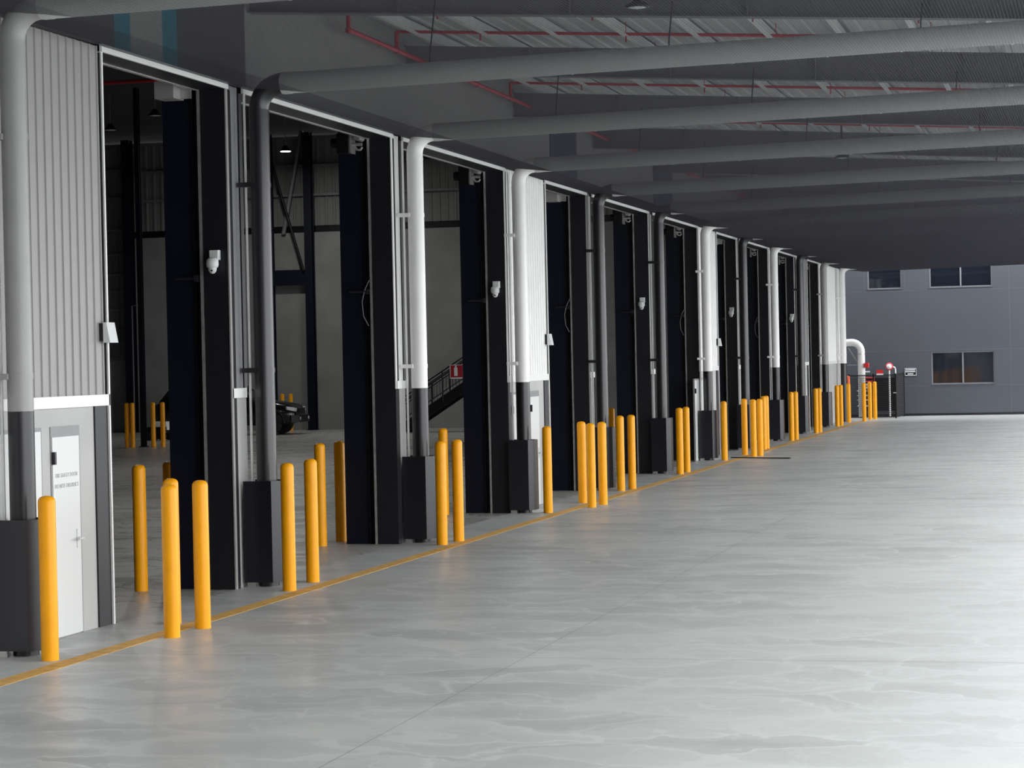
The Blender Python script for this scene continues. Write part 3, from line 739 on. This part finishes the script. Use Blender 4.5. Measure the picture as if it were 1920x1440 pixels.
# wall with real window holes: strips
holes = [(-9.91, -8.45, 5.56, 7.4), (-7.24, -4.58, 5.56, 7.4), (-7.22, -4.54, 1.36, 2.76), (-2.6, .1, 1.36, 2.76), (-2.6, .1, 5.56, 7.4)]
xs = sorted({-60.0, 30.0} | {h[0] for h in holes} | {h[1] for h in holes}); zs_ = sorted({0.0, 10.5} | {h[2] for h in holes} | {h[3] for h in holes})
for i in range(len(xs)-1):
    for j in range(len(zs_)-1):
        mx_, mz_ = (xs[i]+xs[i+1])/2, (zs_[j]+zs_[j+1])/2
        if any(h[0] < mx_ < h[1] and h[2] < mz_ < h[3] for h in holes): continue
        fw.box(xs[i], xs[i+1], YF, YF+.25, zs_[j], zs_[j+1])
fo = tag(fw.build('wall_far', m['far']), kind='structure')
q = MB()
for z in (5.44, 2.84, 1.29): q.box(-14, 6, YF-.004, YF, z-.012, z+.012)
for x in (-3.85, 3.5): q.box(x-.012, x+.012, YF-.004, YF, 0, 10.5)
for x in (-10.05, -8.32, -7.38): q.box(x-.01, x+.01, YF-.004, YF, 5.44, 10.5)
q.build('panel_joints', m['farjoint'], fo)
q = MB(); q.box(-12, 10, YF-.02, YF, 0, .10); q.build('base_flashing', m['dark'], fo)
tag(MB().box(-60, 30, YF, YF+20, 10.5, 10.8).build('ceiling', m['far']), kind='structure')
wn = 0
for (a, b, z0_, z1_) in holes:
    wn += 1
    t = thing('window_%d' % wn, ((a+b)/2, YF+.1, z0_), kind='structure')
    f = .045; q = MB()
    q.box(a, b, YF+.08, YF+.16, z0_, z0_+f); q.box(a, b, YF+.08, YF+.16, z1_-f, z1_); q.box(a, a+f, YF+.08, YF+.16, z0_+f, z1_-f); q.box(b-f, b, YF+.08, YF+.16, z0_+f, z1_-f)
    if b-a > 2: q.box((a+b)/2-.03, (a+b)/2+.03, YF+.06, YF+.16, z0_+f, z1_-f)
    q.build('frame', m['winframe'], t)
    MB().box(a+f, b-f, YF+.12, YF+.13, z0_+f, z1_-f).build('pane', m['glass'], t)
    MB().box(a-.02, b+.02, YF-.03, YF+.08, z0_-.03, z0_).build('sill', m['farjoint'], t)
# far sign
t = thing('wall_sign', (-8.12, YF-.02, 1.76), 'small black and white warning sign on the far grey building left of the lower window', 'sign')
MB().box(-8.37, -7.87, YF-.03, YF, 1.76, 2.08).build('board', m['dark'], t)
q = MB()
q.box(-8.37, -7.87, YF-.036, YF-.03, 2.055, 2.08); q.box(-8.37, -7.87, YF-.036, YF-.03, 1.76, 1.78); q.box(-8.37, -8.355, YF-.036, YF-.03, 1.76, 2.08); q.box(-7.885, -7.87, YF-.036, YF-.03, 1.76, 2.08)
for z, a, b, n in ((1.985, -8.33, -7.92, 9), (1.905, -8.34, -7.92, 10), (1.81, -8.25, -8.0, 6)):
    st = (b-a)/n
    for i in range(n): q.box(a+i*st, a+i*st+st*.85, YF-.036, YF-.03, z, z+.045)
label_part(q.build('lettering', m['signwhite'], t), 'rows of white lettering too small to read')

# ------------------------------------------------------------------ fire booster corner
FY = 100.6
t = thing('mesh_fence', (-9.4, FY, 0), 'black mesh fence enclosing the fire booster by the far grey building', 'fence')
def fpanel(x0, x1, y0, y1):
    q = MB(); L_ = math.hypot(x1-x0, y1-y0); n = int(L_/.05)
    for i in range(n+1):
        f_ = i/n; x, y = x0+(x1-x0)*f_, y0+(y1-y0)*f_; q.tube([(x, y, .06), (x, y, 1.84)], .006, 4)
    z = .08
    while z < 1.85: q.tube([(x0, y0, z), (x1, y1, z)], .008, 4); z += .085
    q.tube([(x0, y0, 1.84), (x1, y1, 1.84)], .022, 6); q.tube([(x0, y0, .06), (x1, y1, .06)], .022, 6)
    return q.build('mesh_panel', m['black'], t)
fpanel(-10.45, -9.42, FY, FY); fpanel(-9.42, -8.50, FY, FY); fpanel(-8.50, -8.42, FY, 103.8)
for x, y in ((-10.45, FY), (-9.42, FY), (-8.50, FY), (-8.42, 103.85)): MB().box(x-.03, x+.03, y-.03, y+.03, 0, 1.9).build('fence_post', m['black'], t)
MB().box(-8.60, -8.46, FY-.05, FY-.03, 1.06, 1.10).build('latch', m['silver'], t)
MB().box(-10.3, -8.62, 103.2, 103.35, .25, 1.7).build('kick_panel', m['black'], t)
def goose():
    pts = [(-10.9, 101.0, 3.22), (-10.35, 101.0, 3.24)]
    for i in range(1, 9):
        a = PI/2 - i*PI/16; pts.append((-10.35+.40*math.cos(a), 101.0, 2.84+.40*math.sin(a)))
    pts += [(-9.95, 101.0, 2.0), (-9.95, 101.0, .02)]
    t = thing('gooseneck_pipe', (-9.95, 101.0, 0), 'fat white gooseneck pipe curving down beyond the end of the dock wall', 'pipe')
    MB().tube(pts, .155, 24).build('bend', m['pipewhite'], t)
    MB().tube([(-9.95, 101, 2.72), (-9.95, 101, 2.76)], .165, 24).build('collar', m['silver'], t)
    MB().tube([(-10.5, 101.0, 3.0), (-10.1, 101.0, 2.35)], .04, 8).build('brace', m['lightgrey'], t)
    MB().tube([(-10.6, 101.0, 2.28), (-10.1, 101.0, 2.28)], .02, 8).build('stay', m['lightgrey'], t)
    MB().tube([(-9.8, 101.0, 1.98), (-9.6, 101.0, 1.98)], .03, 8).build('outlet', m['white'], t)
goose()
# end post carrying the gooseneck
tag(MB().box(-11.0, -10.92, 100.9, 101.1, 0, 3.5).build('steel_post', m['dark']), 'dark post holding the gooseneck pipe behind the corner', 'post')
t = thing('alarm_box', (-9.72, 100.8, 2.2), 'small red box fixed to the white gooseneck pipe', 'box'); MB().bbox(-9.80, -9.62, 100.75, 100.95, 2.16, 2.36, .02).build('case', m['redbright'], t); MB().box(-9.78, -9.64, 100.74, 100.75, 2.19, 2.33).build('door', m['redbright'], t)
t = thing('booster_sign', (-9.1, FY-.04, 1.9), 'red sign with a white base strip above the black fence', 'sign')
MB().box(-9.28, -9.0, FY-.05, FY-.03, 1.90, 2.06).build('board', m['redbright'], t); label_part(MB().box(-9.28, -9.0, FY-.05, FY-.03, 1.84, 1.90).build('strip', m['signwhite'], t), 'white strip')
t = thing('hydrant_valve', (-8.9, 102.4, 0), 'round white and red hydrant gauge on thin white pipes behind the black fence', 'hydrant')
MB().lathe((-8.90, 102.4, 2.18), [(.001, -.06), (.16, -.05), (.17, 0), (.16, .05), (.001, .06)], 24, 'y').build('wheel_rim', m['redbright'], t)
label_part(MB().lathe((-8.90, 102.32, 2.18), [(.001, -.05), (.11, -.04), (.115, 0)], 24, 'y').build('dial', m['signwhite'], t), 'white dial')
MB().tube([(-8.90, 102.4, .02), (-8.90, 102.4, 2.1)], .035, 10).build('standpipe', m['pipewhite'], t)
MB().tube([(-8.78, 102.4, 2.18), (-8.67, 102.4, 2.14), (-8.64, 102.4, 2.05), (-8.64, 102.4, .02)], .03, 10).build('return_pipe', m['pipewhite'], t)
t = thing('booster_valves', (-9.85, 102.6, 0), 'red and white booster valve manifold seen through the black fence', 'valves')
q = MB()
for z in (1.70, 1.55, 1.40): q.tube([(-10.2, 102.6, z), (-9.6, 102.6, z)], .035, 8)
q.tube([(-10.2, 102.6, .02), (-10.2, 102.6, 1.72)], .05, 10); q.tube([(-9.6, 102.6, .02), (-9.6, 102.6, 1.72)], .05, 10); q.build('manifold', m['redbright'], t)
q = MB()
for z in (1.15, .95, .75, .5): q.tube([(-10.3, 102.5, z), (-9.7, 102.5, z)], .03, 8)
q.lathe((-9.85, 102.45, 1.4), [(.001, -.05), (.06, -.04), (.06, .04), (.001, .05)], 12, 'y'); q.lathe((-9.85, 102.45, 1.28), [(.001, -.05), (.06, -.04), (.06, .04), (.001, .05)], 12, 'y')
label_part(q.build('hose_couplings', m['silver'], t), 'pale metal hose couplings')
tag(MB().lathe((-10.29, 98.75, 0), [(.075, 0), (.075, 1.80), (.055, 1.84), (.001, 1.85)], 16).build('marker_post', m['orange']), 'orange red post rising just behind the bollard at the end of the dock wall', 'post')
# dark strip on the yard floor
q = MB(); q.ext([(-9.85, 63.66, .004), (-8.15, 62.88, .004), (-8.13, 63.01, .004), (-9.83, 63.79, .004)], (0, 0, .025))
tag(q.build('cable_ramp', m['dark']), 'thin dark strip lying across the yard floor at a far bollard', 'ramp')
